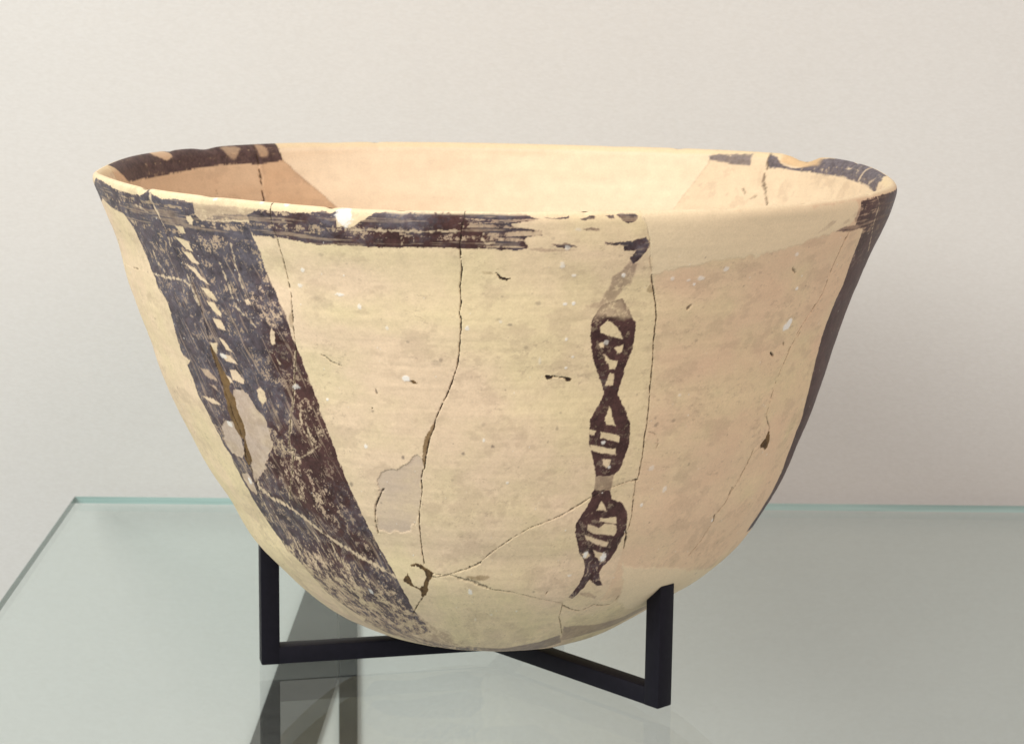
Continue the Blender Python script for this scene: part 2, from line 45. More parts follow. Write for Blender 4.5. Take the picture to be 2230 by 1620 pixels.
SPOTS = [(-87.77,74.98,5,3,0.7),(-89.23,75.76,5,3,0.35),(-101.44,72.27,3,3,0.5),(-89.81,57.45,4,3,0.8),(-94.29,56.31,4,3,0.8),(-103.76,55.45,4,4,0.8),(-106.78,64.69,3,5,0.5),(-113.72,50.41,4,5,0.7),(-64.26,59.57,4,5,0.6),(-61.34,59.93,4,4,0.5),(-64.73,60.6,3,3,0.4),(-60.27,71.59,4,4,0.4),(-97.04,69.78,4,4,0.5),(-97.83,69.36,10,8,0.2),(-112.54,77.13,14,10,0.22),(-94.13,83.68,14,20,0.12),(-101.55,84.14,12,12,0.12),(-111.92,83.86,5,4,0.35),(-82.74,86.7,4,3,0.3),(-84.1,77.98,5,4,0.4),(-85.46,71.64,5,5,0.35),(-84.25,70.08,6,4,0.25),(-107.69,61.93,3,4,0.5),(-80.28,59.93,3,5,0.5),(-91.19,60.63,5,4,0.3),(-87.87,54.81,6,4,0.2),(-113.75,77.66,8,5,0.25),(-101.44,79.07,10,6,0.14),(-50.2,70.46,10,8,0.15),(-56.14,53.1,3,4,0.4),(-96.22,52.24,3,3,0.3),(-111.81,68.58,3,3,0.4)]
WEAR = [(-150.58,87.25,0.55),(-152.46,88.92,0.5),(-141.59,85.75,0.3),(-131.38,87.33,0.45),(-124.83,87.28,0.5),(-124.13,84.92,0.15),(-124.34,79.8,0.15),(-120.38,80.2,0.55),(-120.72,75.06,0.6),(-122.67,76.79,0.45),(-129.57,79.27,0.3),(-143.03,75.14,0.2),(-138.61,71.68,0.2),(-125.2,70.58,0.25),(-121.34,69.66,0.1),(-118.47,68.61,0.2),(-129.43,63.95,0.15),(-124.27,62.58,0.3),(-119.66,60.46,0.35),(-118.71,57.87,0.5),(-123.45,54.55,0.65),(-123.71,58.65,0.4),(-118.07,54.49,0.1),(-116.62,51.09,0.15),(-126.43,48.49,0.65),(-132.69,47.61,0.5),(-121.69,47.71,0.55),(-119.57,45.88,0.35),(-113.94,45.8,0.2),(-113.93,41.24,0.3),(-123.69,42.3,0.3),(-132.44,43.28,0.35),(-132.77,38.74,0.4),(-128.48,35.94,0.5),(-126.16,32.99,0.65),(-123.54,30.45,0.6),(-113.38,31.96,0.4),(-114.89,36.88,0.3),(-139.91,26.63,0.8),(-129.66,24.0,0.75),(-112.86,27.66,0.55),(-113.49,23.79,0.8),(-110.71,20.27,1.1),(-118.67,19.63,0.95),(-106.13,19.77,1.2),(-121.0,22.81,0.75),(-128.55,45.03,0.05),(-123.69,42.3,0.1),(-118.88,39.54,0.1),(-132.78,45.84,0.1),(-121.06,85.2,0.15),(-116.47,86.82,0.45),(-112.65,86.53,0.4),(-114.22,88.17,0.3),(-109.93,87.9,0.25),(-107.78,86.27,0.35),(-102.26,88.83,0.1),(-96.73,88.38,0.08),(-102.5,86.22,0.3),(-95.15,86.67,0.35),(-90.74,86.71,0.5),(-88.58,89.01,0.15),(-86.41,89.01,0.2),(-90.74,88.43,0.35),(-85.76,86.13,0.5),(-74.59,73.89,0.08),(-72.67,69.75,0.08),(-75.06,77.83,0.5),(-72.78,65.7,0.05),(-71.86,55.05,0.08),(-70.27,44.78,0.1),(-67.29,34.9,0.2),(-31.65,87.22,0.3),(-22.58,86.37,0.1),(-18.37,73.21,0.05),(-17.71,58.73,0),(-18.93,45.93,0),(-71.32,85.36,0.1),(-80.42,89.27,0.5),(-74.8,89.22,0.45),(-80.14,85.8,0.5),(-83.01,86.71,0.5),(-77.5,87.83,0.6),(-84.19,87.87,0.8),(-85.86,88.73,0.6),(-86.33,86.42,0.75),(-88.81,86.42,0.6),(-88.28,87.58,0.5),(-126.44,87.14,0.6),(-132.38,89.03,0.4),(-133.4,55.32,0.2),(-139.37,50.82,0.3)]
TONE = [(-150.58,87.25,0.2),(-140.37,78.09,0.1),(-127.76,79.46,0.05),(-122.57,85.06,0.0),(-120.44,76.37,0.25),(-127.02,70.38,0.1),(-119.89,69.14,0.75),(-119.02,63.15,0.95),(-124.66,61.22,0.2),(-128.11,62.13,0.1),(-124.83,55.77,0.6),(-118.27,56.54,1.0),(-117.01,52.48,0.9),(-124.54,50.14,0.9),(-116.71,48.29,0.6),(-114.21,45.06,0.35),(-116.04,41.0,0.7),(-120.97,47.11,0.8),(-132.47,46.24,0.4),(-130.28,42.86,0.3),(-122.94,40.11,0.6),(-127.78,36.73,0.4),(-118.3,33.26,0.3),(-109.7,32.41,0.25),(-110.86,36.56,0.3),(-114.22,88.17,0.5),(-111.17,87.82,0.2),(-107.78,86.27,0.6),(-101.69,88.85,0.1),(-101.9,86.53,0.8),(-92.94,86.69,0.8),(-89.66,89.0,0.3),(-85.83,87.87,0.5),(-74.59,73.89,1.0),(-73.36,69.78,1.0),(-73.48,65.73,0.8),(-71.5,61.68,1.0),(-72.23,57.09,0.9),(-71.92,51.61,0.9),(-70.04,44.05,0.9),(-69.76,38.11,0.7),(-28.51,87.56,0.95),(-22.12,80.16,0.85),(-23.87,76.1,0.8),(-19.63,68.21,1.0),(-22.76,59.5,1.0),(-16.44,48.17,0.9),(-141.89,64.31,0.15),(-139.47,59.29,0.35),(-71.32,85.36,0.4)]
IPAINT = [([180.0,92.0,176.86,92.0,171.74,92.0,165.89,92.0,159.64,92.0,151.08,92.0,144.98,92.0,138.03,92.0,133.4,92.0,133.12,92.0,131.35,92.0,130.61,87.22,131.48,87.05,135.78,86.72,142.04,87.08,148.06,86.99,154.9,86.63,162.79,86.45,173.61,86.94,181.15,92.0],1,2),([51.21,88.93,48.97,89.43,46.36,89.47,42.22,89.66,42.04,87.76,45.92,87.74,48.66,88.13,50.9,88.31],0.85,4),([38.48,89.89,36.56,89.37,35.11,88.63,33.73,88.19,32.12,88.12,27.98,89.28,26.09,89.73,23.29,89.98,16.17,90.47,9.0,90.52,-1.76,91.02,0.0,89.8,-2.37,89.43,0.0,89.0,-0.32,87.38,4.77,87.7,11.07,87.56,17.07,87.61,24.24,87.36,27.98,87.71,34.5,87.78,37.98,87.6],1,3)]
IHOLES = [([161.25,90.16,158.5,90.25,155.76,89.98,155.72,89.1,157.64,88.6,160.18,89.37],1,3),([143.23,89.98,138.32,89.75,139.71,88.8,140.97,87.64,141.85,88.3,142.67,89.15],0.6,4),([135.58,90.04,133.32,89.75,133.56,87.91,135.38,87.99],0.7,4),([8.18,90.63,8.56,90.01,9.7,87.94,10.57,87.62,9.34,89.53,8.86,90.35],0.8,3),([2.05,89.42,3.58,88.63,5.6,87.77,5.56,88.35],0.6,3)]
ICRACKS = [('il',[135.78,90.25,135.71,87.8,136.24,84.47,136.54,82.77,136.6,81.37,136.82,80.19],2.0,0.85),('ir',[38.71,90.19,38.15,87.75,38.31,85.87,38.19,84.83,36.83,83.21,35.33,81.25],2.6,0.6),('ird',[38.24,86.09,37.9,84.84,37.08,83.83],4.5,0.5),('pl',[131.7,89.09,130.56,87.14,127.98,84.76,124.88,81.83,121.41,78.62,118.22,75.86],3,0.12),('pr',[50.45,89.16,51.13,87.67,52.95,84.7,54.74,81.97,56.14,79.43],3,0.12),('s1',[42.39,83.72,41.09,82.72],2,0.5),('s2',[39.93,82.14,38.68,82.65],3,0.35),('s3',[147.42,83.05,147.47,82.42],2,0.4)]
RIMCHIP = [(35.91,90.12),(34.33,89.89),(32.45,88.97),(30.73,88.66),(28.64,89.24),(26.13,89.83)]
RHO_L = [0.1813, 0.18139, 0.17963, 0.18277, 0.1813, 0.17729, 0.17248, 0.16807, 0.16159, 0.15783, 0.15402, 0.1513, 0.14891, 0.14656, 0.14607, 0.14606, 0.14625, 0.1493, 0.15365]
RHO_R = [0.1813, 0.18139, 0.17957, 0.18254, 0.17907, 0.17547, 0.1735, 0.17028, 0.16501, 0.16004, 0.15455, 0.15051, 0.14698, 0.14427, 0.14295, 0.14356, 0.1453, 0.14895, 0.15203]
WOBBLE = [4e-05, -4e-05, 0.00031, 0.00083, 0.00121, 0.00128, 0.0011, 0.00085, 0.00065, 0.00055, 0.0005, 0.00039, 0.00019, -9e-05, -0.00033, -0.00044, -0.00038, -0.00025, -0.00011, -3e-05, -1e-05, -3e-05, -8e-05, -0.00014, -0.00019, -0.00021, -0.00023, -0.00022, -0.00019, -0.0001, 3e-05, 0.00011, 7e-05, -0.00012, -0.0003, -0.00023, 0.00018, 0.00086, 0.00159, 0.00214, 0.00241, 0.00241, 0.00223, 0.00201, 0.00178, 0.00157, 0.00135, 0.00113, 0.00091, 0.00071, 0.00056, 0.00047, 0.00046, 0.00051, 0.00061, 0.00074, 0.00087, 0.00102, 0.00118, 0.00135, 0.00154, 0.00171, 0.00183, 0.00188, 0.00188, 0.00185, 0.00183, 0.00182, 0.00178, 0.00158, 0.00114, 0.00054]

# ------------------------------------------------------------------ small helpers
def tag(o, label=None, cat=None, group=None, kind=None):
    if label: o['label'] = label
    if cat: o['category'] = cat
    if group: o['group'] = group
    if kind: o['kind'] = kind
    return o
def empty(name, loc=(0, 0, 0)):
    o = bpy.data.objects.new(name, None); col.objects.link(o); o.location = loc; o.empty_display_size = .02; return o
def link(name, me, mat, parent=None):
    o = bpy.data.objects.new(name, me); col.objects.link(o)
    if mat: me.materials.append(mat)
    if parent: o.parent = parent
    return o
def poly_mesh(name, verts, faces):
    me = bpy.data.meshes.new(name); me.from_pydata(verts, [], faces); me.update(); return me
def node(nt, t, **kw):
    n = nt.nodes.new(t)
    for k, v in kw.items(): setattr(n, k, v)
    return n
def new_mat(name):
    m = bpy.data.materials.new(name); m.use_nodes = True
    return m, m.node_tree, m.node_tree.nodes['Principled BSDF']

# ------------------------------------------------------------------ materials
def mat_clay():
    m, nt, b = new_mat('painted_clay'); L = nt.links.new
    at = node(nt, 'ShaderNodeAttribute', attribute_name='tint')
    tc = node(nt, 'ShaderNodeTexCoord')
    def noise(scale, det, rough=.6):
        n = node(nt, 'ShaderNodeTexNoise'); n.inputs['Scale'].default_value = scale
        n.inputs['Detail'].default_value = det; n.inputs['Roughness'].default_value = rough
        L(tc.outputs['Object'], n.inputs['Vector']); return n
    fine = noise(1500, 3); mid = noise(260, 4)
    mr = node(nt, 'ShaderNodeMapRange'); L(fine.outputs['Fac'], mr.inputs[0])
    mr.inputs[1].default_value = .25; mr.inputs[2].default_value = .75; mr.inputs[3].default_value = .92; mr.inputs[4].default_value = 1.07
    mr2 = node(nt, 'ShaderNodeMapRange'); L(mid.outputs['Fac'], mr2.inputs[0])
    mr2.inputs[1].default_value = .25; mr2.inputs[2].default_value = .75; mr2.inputs[3].default_value = .965; mr2.inputs[4].default_value = 1.03
    mu = node(nt, 'ShaderNodeMath', operation='MULTIPLY'); L(mr.outputs[0], mu.inputs[0]); L(mr2.outputs[0], mu.inputs[1])
    vm = node(nt, 'ShaderNodeVectorMath', operation='SCALE'); L(at.outputs['Color'], vm.inputs[0]); L(mu.outputs[0], vm.inputs['Scale'])
    L(vm.outputs[0], b.inputs['Base Color'])
    rr = node(nt, 'ShaderNodeMapRange'); L(at.outputs['Alpha'], rr.inputs[0]); rr.inputs[3].default_value = .78; rr.inputs[4].default_value = .5
    L(rr.outputs[0], b.inputs['Roughness'])
    b.inputs['Specular IOR Level'].default_value = .2
    bp = node(nt, 'ShaderNodeBump'); bp.inputs['Strength'].default_value = .03; bp.inputs['Distance'].default_value = .0004
    ad = node(nt, 'ShaderNodeMath', operation='ADD'); L(fine.outputs['Fac'], ad.inputs[0]); L(mid.outputs['Fac'], ad.inputs[1])
    L(ad.outputs[0], bp.inputs['Height']); L(bp.outputs[0], b.inputs['Normal'])
    return m
def mat_metal(name, colr, rough):
    m, nt, b = new_mat(name); L = nt.links.new
    tc = node(nt, 'ShaderNodeTexCoord'); n = node(nt, 'ShaderNodeTexNoise'); n.inputs['Scale'].default_value = 400; n.inputs['Detail'].default_value = 4
    L(tc.outputs['Object'], n.inputs['Vector'])
    mr = node(nt, 'ShaderNodeMapRange'); L(n.outputs['Fac'], mr.inputs[0]); mr.inputs[3].default_value = .7; mr.inputs[4].default_value = 1.35
    vm = node(nt, 'ShaderNodeVectorMath', operation='SCALE'); vm.inputs[0].default_value = colr; L(mr.outputs[0], vm.inputs['Scale'])
    L(vm.outputs[0], b.inputs['Base Color']); b.inputs['Roughness'].default_value = rough; b.inputs['Specular IOR Level'].default_value = .13
    bp = node(nt, 'ShaderNodeBump'); bp.inputs['Strength'].default_value = .12; bp.inputs['Distance'].default_value = .0002
    L(n.outputs['Fac'], bp.inputs['Height']); L(bp.outputs[0], b.inputs['Normal'])
    return m
def mat_wall():
    m, nt, b = new_mat('wall_paint'); L = nt.links.new
    tc = node(nt, 'ShaderNodeTexCoord')
    mp = node(nt, 'ShaderNodeMapping'); mp.inputs['Scale'].default_value = (1, 1, 2.6); L(tc.outputs['Object'], mp.inputs[0])
    n = node(nt, 'ShaderNodeTexNoise'); n.inputs['Scale'].default_value = 420; n.inputs['Detail'].default_value = 3; L(mp.outputs[0], n.inputs['Vector'])
    big = node(nt, 'ShaderNodeTexNoise'); big.inputs['Scale'].default_value = 9; big.inputs['Detail'].default_value = 3; L(tc.outputs['Object'], big.inputs['Vector'])
    cr = node(nt, 'ShaderNodeValToRGB'); e = cr.color_ramp.elements
    e[0].position = .25; e[0].color = (.60, .58, .54, 1); e[1].position = .75; e[1].color = (.655, .64, .605, 1)
    mx = node(nt, 'ShaderNodeMath', operation='MULTIPLY_ADD'); L(n.outputs['Fac'], mx.inputs[0]); mx.inputs[1].default_value = .8; 
    m2 = node(nt, 'ShaderNodeMath', operation='MULTIPLY_ADD'); L(big.outputs['Fac'], m2.inputs[0]); m2.inputs[1].default_value = .3; m2.inputs[2].default_value = -.05
    L(m2.outputs[0], mx.inputs[2]); L(mx.outputs[0], cr.inputs[0])
    L(cr.outputs[0], b.inputs['Base Color']); b.inputs['Roughness'].default_value = .85
    bp = node(nt, 'ShaderNodeBump'); bp.inputs['Strength'].default_value = .15; bp.inputs['Distance'].default_value = .0006
    L(n.outputs['Fac'], bp.inputs['Height']); L(bp.outputs[0], b.inputs['Normal'])
    return m
def mat_glass():
    m = bpy.data.materials.new('clear_glass'); m.use_nodes = True; nt = m.node_tree; L = nt.links.new
    nt.nodes.remove(nt.nodes['Principled BSDF']); out = nt.nodes['Material Output']
    tr = node(nt, 'ShaderNodeBsdfTransparent'); tr.inputs[0].default_value = (.955, .986, .982, 1)
    gl = node(nt, 'ShaderNodeBsdfGlossy'); gl.inputs['Roughness'].default_value = .015; gl.inputs[0].default_value = (.95, 1, .97, 1)
    lw = node(nt, 'ShaderNodeLayerWeight'); lw.inputs['Blend'].default_value = .5                       # Schlick's law, same from both sides
    pw = node(nt, 'ShaderNodeMath', operation='POWER'); L(lw.outputs['Facing'], pw.inputs[0]); pw.inputs[1].default_value = 5
    fr = node(nt, 'ShaderNodeMath', operation='MULTIPLY_ADD'); L(pw.outputs[0], fr.inputs[0]); fr.inputs[1].default_value = .52; fr.inputs[2].default_value = .025
    tc = node(nt, 'ShaderNodeTexCoord'); n = node(nt, 'ShaderNodeTexNoise'); n.inputs['Scale'].default_value = 30; L(tc.outputs['Object'], n.inputs['Vector'])
    bp = node(nt, 'ShaderNodeBump'); bp.inputs['Strength'].default_value = .01; bp.inputs['Distance'].default_value = .001; L(n.outputs['Fac'], bp.inputs['Height']); L(bp.outputs[0], gl.inputs['Normal'])
    mx = node(nt, 'ShaderNodeMixShader'); L(fr.outputs[0], mx.inputs[0]); L(tr.outputs[0], mx.inputs[1]); L(gl.outputs[0], mx.inputs[2])
    # a thin film of dust and wiping smears
    df = node(nt, 'ShaderNodeBsdfDiffuse'); df.inputs[0].default_value = (.78, .82, .80, 1)
    sm = node(nt, 'ShaderNodeTexNoise'); sm.inputs['Scale'].default_value = 1.; sm.inputs['Detail'].default_value = 5
    mp = node(nt, 'ShaderNodeMapping'); mp.inputs['Scale'].default_value = (14, 46, 14); mp.inputs['Rotation'].default_value = (0, 0, .5); L(tc.outputs['Object'], mp.inputs[0]); L(mp.outputs[0], sm.inputs['Vector'])
    mr = node(nt, 'ShaderNodeMapRange'); L(sm.outputs['Fac'], mr.inputs[0]); mr.inputs[1].default_value = .3; mr.inputs[2].default_value = .75; mr.inputs[3].default_value = .008; mr.inputs[4].default_value = .03
    m3 = node(nt, 'ShaderNodeMixShader'); L(mr.outputs[0], m3.inputs[0]); L(mx.outputs[0], m3.inputs[1]); L(df.outputs[0], m3.inputs[2])
    L(m3.outputs[0], out.inputs[0]); return m
def mat_edge(name, dark, pale):
    m, nt, b = new_mat(name); L = nt.links.new
    tc = node(nt, 'ShaderNodeTexCoord'); mp = node(nt, 'ShaderNodeMapping'); mp.inputs['Scale'].default_value = (9, 9, 260); L(tc.outputs['Object'], mp.inputs[0])
    n = node(nt, 'ShaderNodeTexNoise'); n.inputs['Scale'].default_value = 1.; n.inputs['Detail'].default_value = 2; L(mp.outputs[0], n.inputs['Vector'])
    cr = node(nt, 'ShaderNodeValToRGB'); e = cr.color_ramp.elements
    e[0].position = .35; e[0].color = dark+(1,); e[1].position = .65; e[1].color = pale+(1,)
    L(n.outputs['Fac'], cr.inputs[0]); L(cr.outputs[0], b.inputs['Base Color']); b.inputs['Roughness'].default_value = .15
    return m
CLAY = mat_clay(); BLACK = mat_metal('black_painted_steel', (.0085, .0075, .012), .5); GREYM = mat_metal('dark_grey_strip', (.032, .029, .026), .6)
DKM = mat_metal('charcoal_strip', (.007, .0065, .007), .6)
WALL = mat_wall(); GLASS = mat_glass(); EDGE = mat_edge('polished_glass_edge', (.24, .38, .35), (.46, .63, .59)); EDGE_SHADED = mat_edge('shaded_glass_edge', (.055, .10, .09), (.12, .19, .17))  # second edge is the same glass, with its shade put into the colour

# ------------------------------------------------------------------ setting: wall behind the shelf
WY = .282
me = poly_mesh('wall', [(-2.2, WY, -1.2), (2.2, WY, -1.2), (2.2, WY, 2.2), (-2.2, WY, 2.2), (-2.2, WY+.1, -1.2), (2.2, WY+.1, -1.2), (2.2, WY+.1, 2.2), (-2.2, WY+.1, 2.2)],
               [(0, 1, 2, 3), (5, 4, 7, 6), (1, 5, 6, 2), (4, 0, 3, 7), (3, 2, 6, 7), (4, 5, 1, 0)])
tag(link('wall', me, WALL), 'plain off-white wall behind the glass shelf', 'wall', kind='structure')

# ------------------------------------------------------------------ glass shelf
sh = tag(empty('glass_shelf'), 'clear green-edged glass shelf carrying the black stand and bowl', 'shelf')
gt = .0042
A = [(-.2195, .264), (.62, .272), (.62, -.33), (-.1945, -.33)]        # back left, back right, front right, front left
top = [(x, y, 0) for x, y in A]; bot = [(x, y, -gt) for x, y in A]
link('pane', poly_mesh('pane', top+bot, [(0, 3, 2, 1), (4, 5, 6, 7)]), GLASS, sh)
def edge(name, i, j, mat, t=.0006):
    a, b = Vector(top[i]), Vector(top[j]); d = (b-a).normalized(); n = Vector((d.y, -d.x, 0))
    c = sum((Vector(q) for q in top), Vector())/4
    if (c-a).dot(n) > 0: n = -n
    vs_ = []
    prof = [(0, -.0003), (t, -.0006), (t, -gt+.0006), (0, -gt+.0003)]
    for p in (a, b):
        for o, z in prof: vs_.append((p.x+n.x*o, p.y+n.y*o, z))
    return link(name, poly_mesh(name, vs_, [(0, 1, 5, 4), (1, 2, 6, 5), (2, 3, 7, 6), (3, 0, 4, 7), (3, 2, 1, 0), (4, 5, 6, 7)]), mat, sh)
edge('polished_edge', 0, 1, EDGE); edge('polished_edge', 3, 0, EDGE_SHADED)['label'] = 'darker side edge of the glass, shade put into its colour'

# ------------------------------------------------------------------ flat strips standing in for an unidentified dark shape under the shelf
br = tag(empty('dark_strips', (-.0796, .274, -.006)), 'dark grey vertical and slanting strips seen through the glass under the bowl', 'dark_shape')
def prism(name, pts, y0, y1, mat, parent, org):
    n = len(pts); v = [(x-org[0], y0-org[1], z-org[2]) for x, z in pts]+[(x-org[0], y1-org[1], z-org[2]) for x, z in pts]
    f = [tuple(range(n)), tuple(range(2*n-1, n-1, -1))]+[(i, i+n, (i+1) % n+n, (i+1) % n) for i in range(n)]
    return link(name, poly_mesh(name, v, f), mat, parent)
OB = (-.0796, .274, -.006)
prism('upright_strip', [(-.0844, -.006), (-.0747, -.006), (-.0747, -.34), (-.0844, -.34)], .2785, .2815, DKM, br, OB)
prism('slanting_strip', [(-.0848, -.0085), (-.0848, -.1020), (-.1443, -.2920), (-.1863, -.2920), (-.1017, -.0521), (-.0930, -.0285)], .2792, .2813, GREYM, br, OB)

# ------------------------------------------------------------------ bowl surface
K = np.linspace(0, 90, 19); RL = np.array(RHO_L); RR = np.array(RHO_R); WB = np.array(WOBBLE)
AX, AY, ZR, TK = -.0005, .0174, .1905, .0052
def cub(x, yk):
    h = 5.; i = np.clip((x/h).astype(int), 0, 17); t = x/h-i
    ye = np.concatenate([[yk[1]], yk, [2*yk[-1]-yk[-2]]]); a, b, c, d = ye[i], ye[i+1], ye[i+2], ye[i+3]
    return b+.5*t*(c-a+t*(2*a-5*b+4*c-d+t*(3*(b-c)+d-a)))
def wob(td):
    u = ((td+180)/5) % 72; i = np.floor(u).astype(int); t = u-i
    a, b, c, e = WB[(i-1) % 72], WB[i % 72], WB[(i+1) % 72], WB[(i+2) % 72]
    z = b+.5*t*(c-a+t*(2*a-5*b+4*c-e+t*(3*(b-c)+e-a)))
    return z
def chip(td):                                                     # broken notch in the far right of the rim, and small nicks
    c = ((td+180) % 360)-180
    z = np.interp(c, [24., 26.5, 28.3, 30., 32.2, 34.2, 35.6, 36.4], [0, .0004, .0019, .0029, .0024, .0009, .0004, 0])
    for c0, wd, dp in ((-142, 1.1, .0008), (-88, 2.5, .00025), (120, 3, .0003), (-60, 2, .0002), (-128, 1.5, .0003), (146, 2.2, .0009), (70, 2, .0002), (-30, 1.2, .0004), (-110, .6, .0005), (-101, .8, .0003), (-79, .5, .0004), (-47, 1., .0003), (155, 1., .0005), (112, .8, .0004), (58, .9, .0005), (15, .8, .0005)):
        z = z+dp*np.exp(-((c-c0)/wd)**2)
    return z
def base_r_z(td, al):
    w_ = (1+np.cos(np.radians(td)))/2; rho = cub(al, RL)*(1-w_)+cub(al, RR)*w_
    s = np.clip((al-40)/50, 0, 1); s = s*s*(3-2*s)
    return rho, s*wob(td)
def lipround(al):
    s = np.clip((al-88.5)/1.5, 0, 1); return TK/2*(1-np.sqrt(np.clip(1-s*s, 0, 1)))
def outer(td, al, dn):
    rho, dz = base_r_z(td, al); rho = rho+dn; a = np.radians(al); t = np.radians(td)
    r = rho*np.sin(a)-lipround(al); z = ZR-rho*np.cos(a)+dz-chip(td)*np.clip((al-86)/4, 0, 1)**1.5
    return np.stack([AX+r*np.cos(t), AY+r*np.sin(t), z], -1)
def inner(td, al, dn):
    rho, dz = base_r_z(td, al); rho = rho-TK-dn; a = np.radians(al); t = np.radians(td)
    r = rho*np.sin(a)+lipround(al); z = ZR-rho*np.cos(a)+dz-chip(td)*np.clip((al-87)/3, 0, 1)
    return np.stack([AX+r*np.cos(t), AY+r*np.sin(t), z], -1)

# numpy noise ---------------------------------------------------------
rng = np.random.RandomState(7)
TAB = rng.rand(16, 256, 256).astype(np.float32)
def vnoise(x, y, k):
    T = TAB[k % 16]; xi = np.floor(x).astype(np.int32); yi = np.floor(y).astype(np.int32); fx = (x-xi).astype(np.float32); fy = (y-yi).astype(np.float32)
    fx = fx*fx*(3-2*fx); fy = fy*fy*(3-2*fy); x0, x1, y0, y1 = xi & 255, (xi+1) & 255, yi & 255, (yi+1) & 255
    return (T[y0, x0]*(1-fx)+T[y0, x1]*fx)*(1-fy)+(T[y1, x0]*(1-fx)+T[y1, x1]*fx)*fy
def fbm(x, y, k, o=4, g=.55):
    s = 0; a = 1; tot = 0
    for i in range(o):
        s = s+a*vnoise(x*2**i+17.3*i, y*2**i+9.1*i, k+i); tot += a*a; a *= g
    # normalise to mean 0, sd ~1 (value noise sd ~ .19)
    m = sum(g**i for i in range(o))*.5
    return (s-m)/(.2*math.sqrt(tot))
def cdf(n): return 1/(1+np.exp(-1.7*n))                            # ~uniform 0..1
def sstep(a, b, x):
    t = np.clip((x-a)/(b-a), 0, 1); return t*t*(3-2*t)

MMX, MMY = 2.35, 2.62                                             # mm per degree round / up the wall
PXM = .158                                                        # mm per traced unit of line width
class Field:
    """masks on a (height x angle) grid; all coordinates are degrees on the bowl's own surface"""
    def __init__(s, th, al, warp=.2):
        s.th, s.al = th, al; s.TH, s.AL = np.meshgrid(th, al)
        s.X, s.Y = s.TH*MMX, s.AL*MMY
        s.WX = s.X+warp*(fbm(s.X*.55, s.Y*.55, 1, 3)*.55); s.WY = s.Y+warp*(fbm(s.X*.55, s.Y*.55, 5, 3)*.55)
        s.LX = .6*s.X+.4*s.WX; s.LY = .6*s.Y+.4*s.WY                      # cracks wander less than brush edges
        s.WX = s.WX+.07*fbm(s.X*2.2, s.Y*2.2, 12, 2); s.WY = s.WY+.07*fbm(s.X*2.2, s.Y*2.2, 4, 2)
        s.shape = s.TH.shape
    def block(s, p, mg):
        x0, x1, y0, y1 = p[:, 0].min()-mg, p[:, 0].max()+mg, p[:, 1].min()-mg, p[:, 1].max()+mg
        i0, i1 = np.searchsorted(s.al*MMY, [y0, y1]); j0, j1 = np.searchsorted(s.th*MMX, [x0, x1])
        return slice(i0, max(i1, i0)), slice(j0, max(j1, j0))
    def dist(s, p, b, closed):
        X, Y = (s.WX[b], s.WY[b]) if closed else (s.LX[b], s.LY[b]); n = len(p); D = np.full(X.shape, 1e9, np.float32); ins = np.zeros(X.shape, bool)
        Tt = np.zeros(X.shape, np.float32)
        for k in range(n if closed else n-1):
            ax, ay = p[k]; bx, by = p[(k+1) % n]; dx, dy = bx-ax, by-ay; L2 = dx*dx+dy*dy+1e-12
            t = np.clip(((X-ax)*dx+(Y-ay)*dy)/L2, 0, 1); d = (X-ax-t*dx)**2+(Y-ay-t*dy)**2
            if not closed: Tt = np.where(d < D, (k+t)/(n-1), Tt)
            D = np.minimum(D, d)
            if closed: ins ^= ((ay > Y) != (by > Y)) & (X < dx*(Y-ay)/(dy if abs(dy) > 1e-9 else 1e-9)+ax)
        D = np.sqrt(D); 
        return (np.where(ins, -D, D) if closed else D), Tt
    def pts(s, flat): return np.array(flat, float).reshape(-1, 2)*(MMX, MMY)
    def poly(s, M_, flat, v, f):
        p = s.pts(flat); f = f*PXM; b = s.block(p, f*2+1)
        if M_[b].size == 0: return
        d, _ = s.dist(p, b, True); M_[b] = np.maximum(M_[b], v*sstep(f*.6, -f*.6, d))
    def line(s, M_, flat, wpx, v, vary=.5, k=3, bias=0):
        p = s.pts(flat); wd = wpx*PXM; b = s.block(p, wd*3+1)
        if M_[b].size == 0: return
        d, t = s.dist(p, b, False); n = fbm(s.X[b]*.9, s.Y[b]*.9, k, 3)
        ww = wd*np.clip(1+vary*n, .25, 2.2); M_[b] = np.maximum(M_[b], v*sstep(ww*1.25, ww*.45, d)*np.clip(1+.25*n, 0, 1.0 if v > .9 else 1.3))
    def blob(s, M_, th, al, rx, ry, v, k=2, soft=.25):
        p = np.array([[th*MMX, al*MMY]]); fs = 1/max(.25, math.sin(R(max(0, min(180, th+180))))); m = max(rx*fs, ry)*PXM*1.6+.3; b = s.block(p, m)
        if M_[b].size == 0: return
        x = (s.X[b]-p[0, 0])/(rx*PXM*fs); y = (s.Y[b]-p[0, 1])/(ry*PXM*1.1); d = np.sqrt(x*x+y*y)+.12*fbm(s.X[b]*1.6, s.Y[b]*1.6, k, 2)
        M_[b] = np.maximum(M_[b], v*sstep(1+soft, 1-soft, d))
    def idw(s, pts_, p=4.5):
        num = np.zeros(s.shape, np.float32); den = np.full(s.shape, 1e-6, np.float32)
        for th, al, v in pts_:
            wt = 1/(((s.X-th*MMX)**2+(s.Y-al*MMY)**2)+2.)**(p/2); num += wt*v; den += wt
        return num/den

def rounded(flat, n=1):
    p = np.array(flat, float).reshape(-1, 2)
    for _ in range(n):
        q = np.roll(p, -1, 0); p = np.stack([p*.8+q*.2, p*.2+q*.8], 1).reshape(-1, 2)
    return p
def mixc(c, m, colr): return c*(1-m[..., None])+np.array(colr, np.float32)*m[..., None]

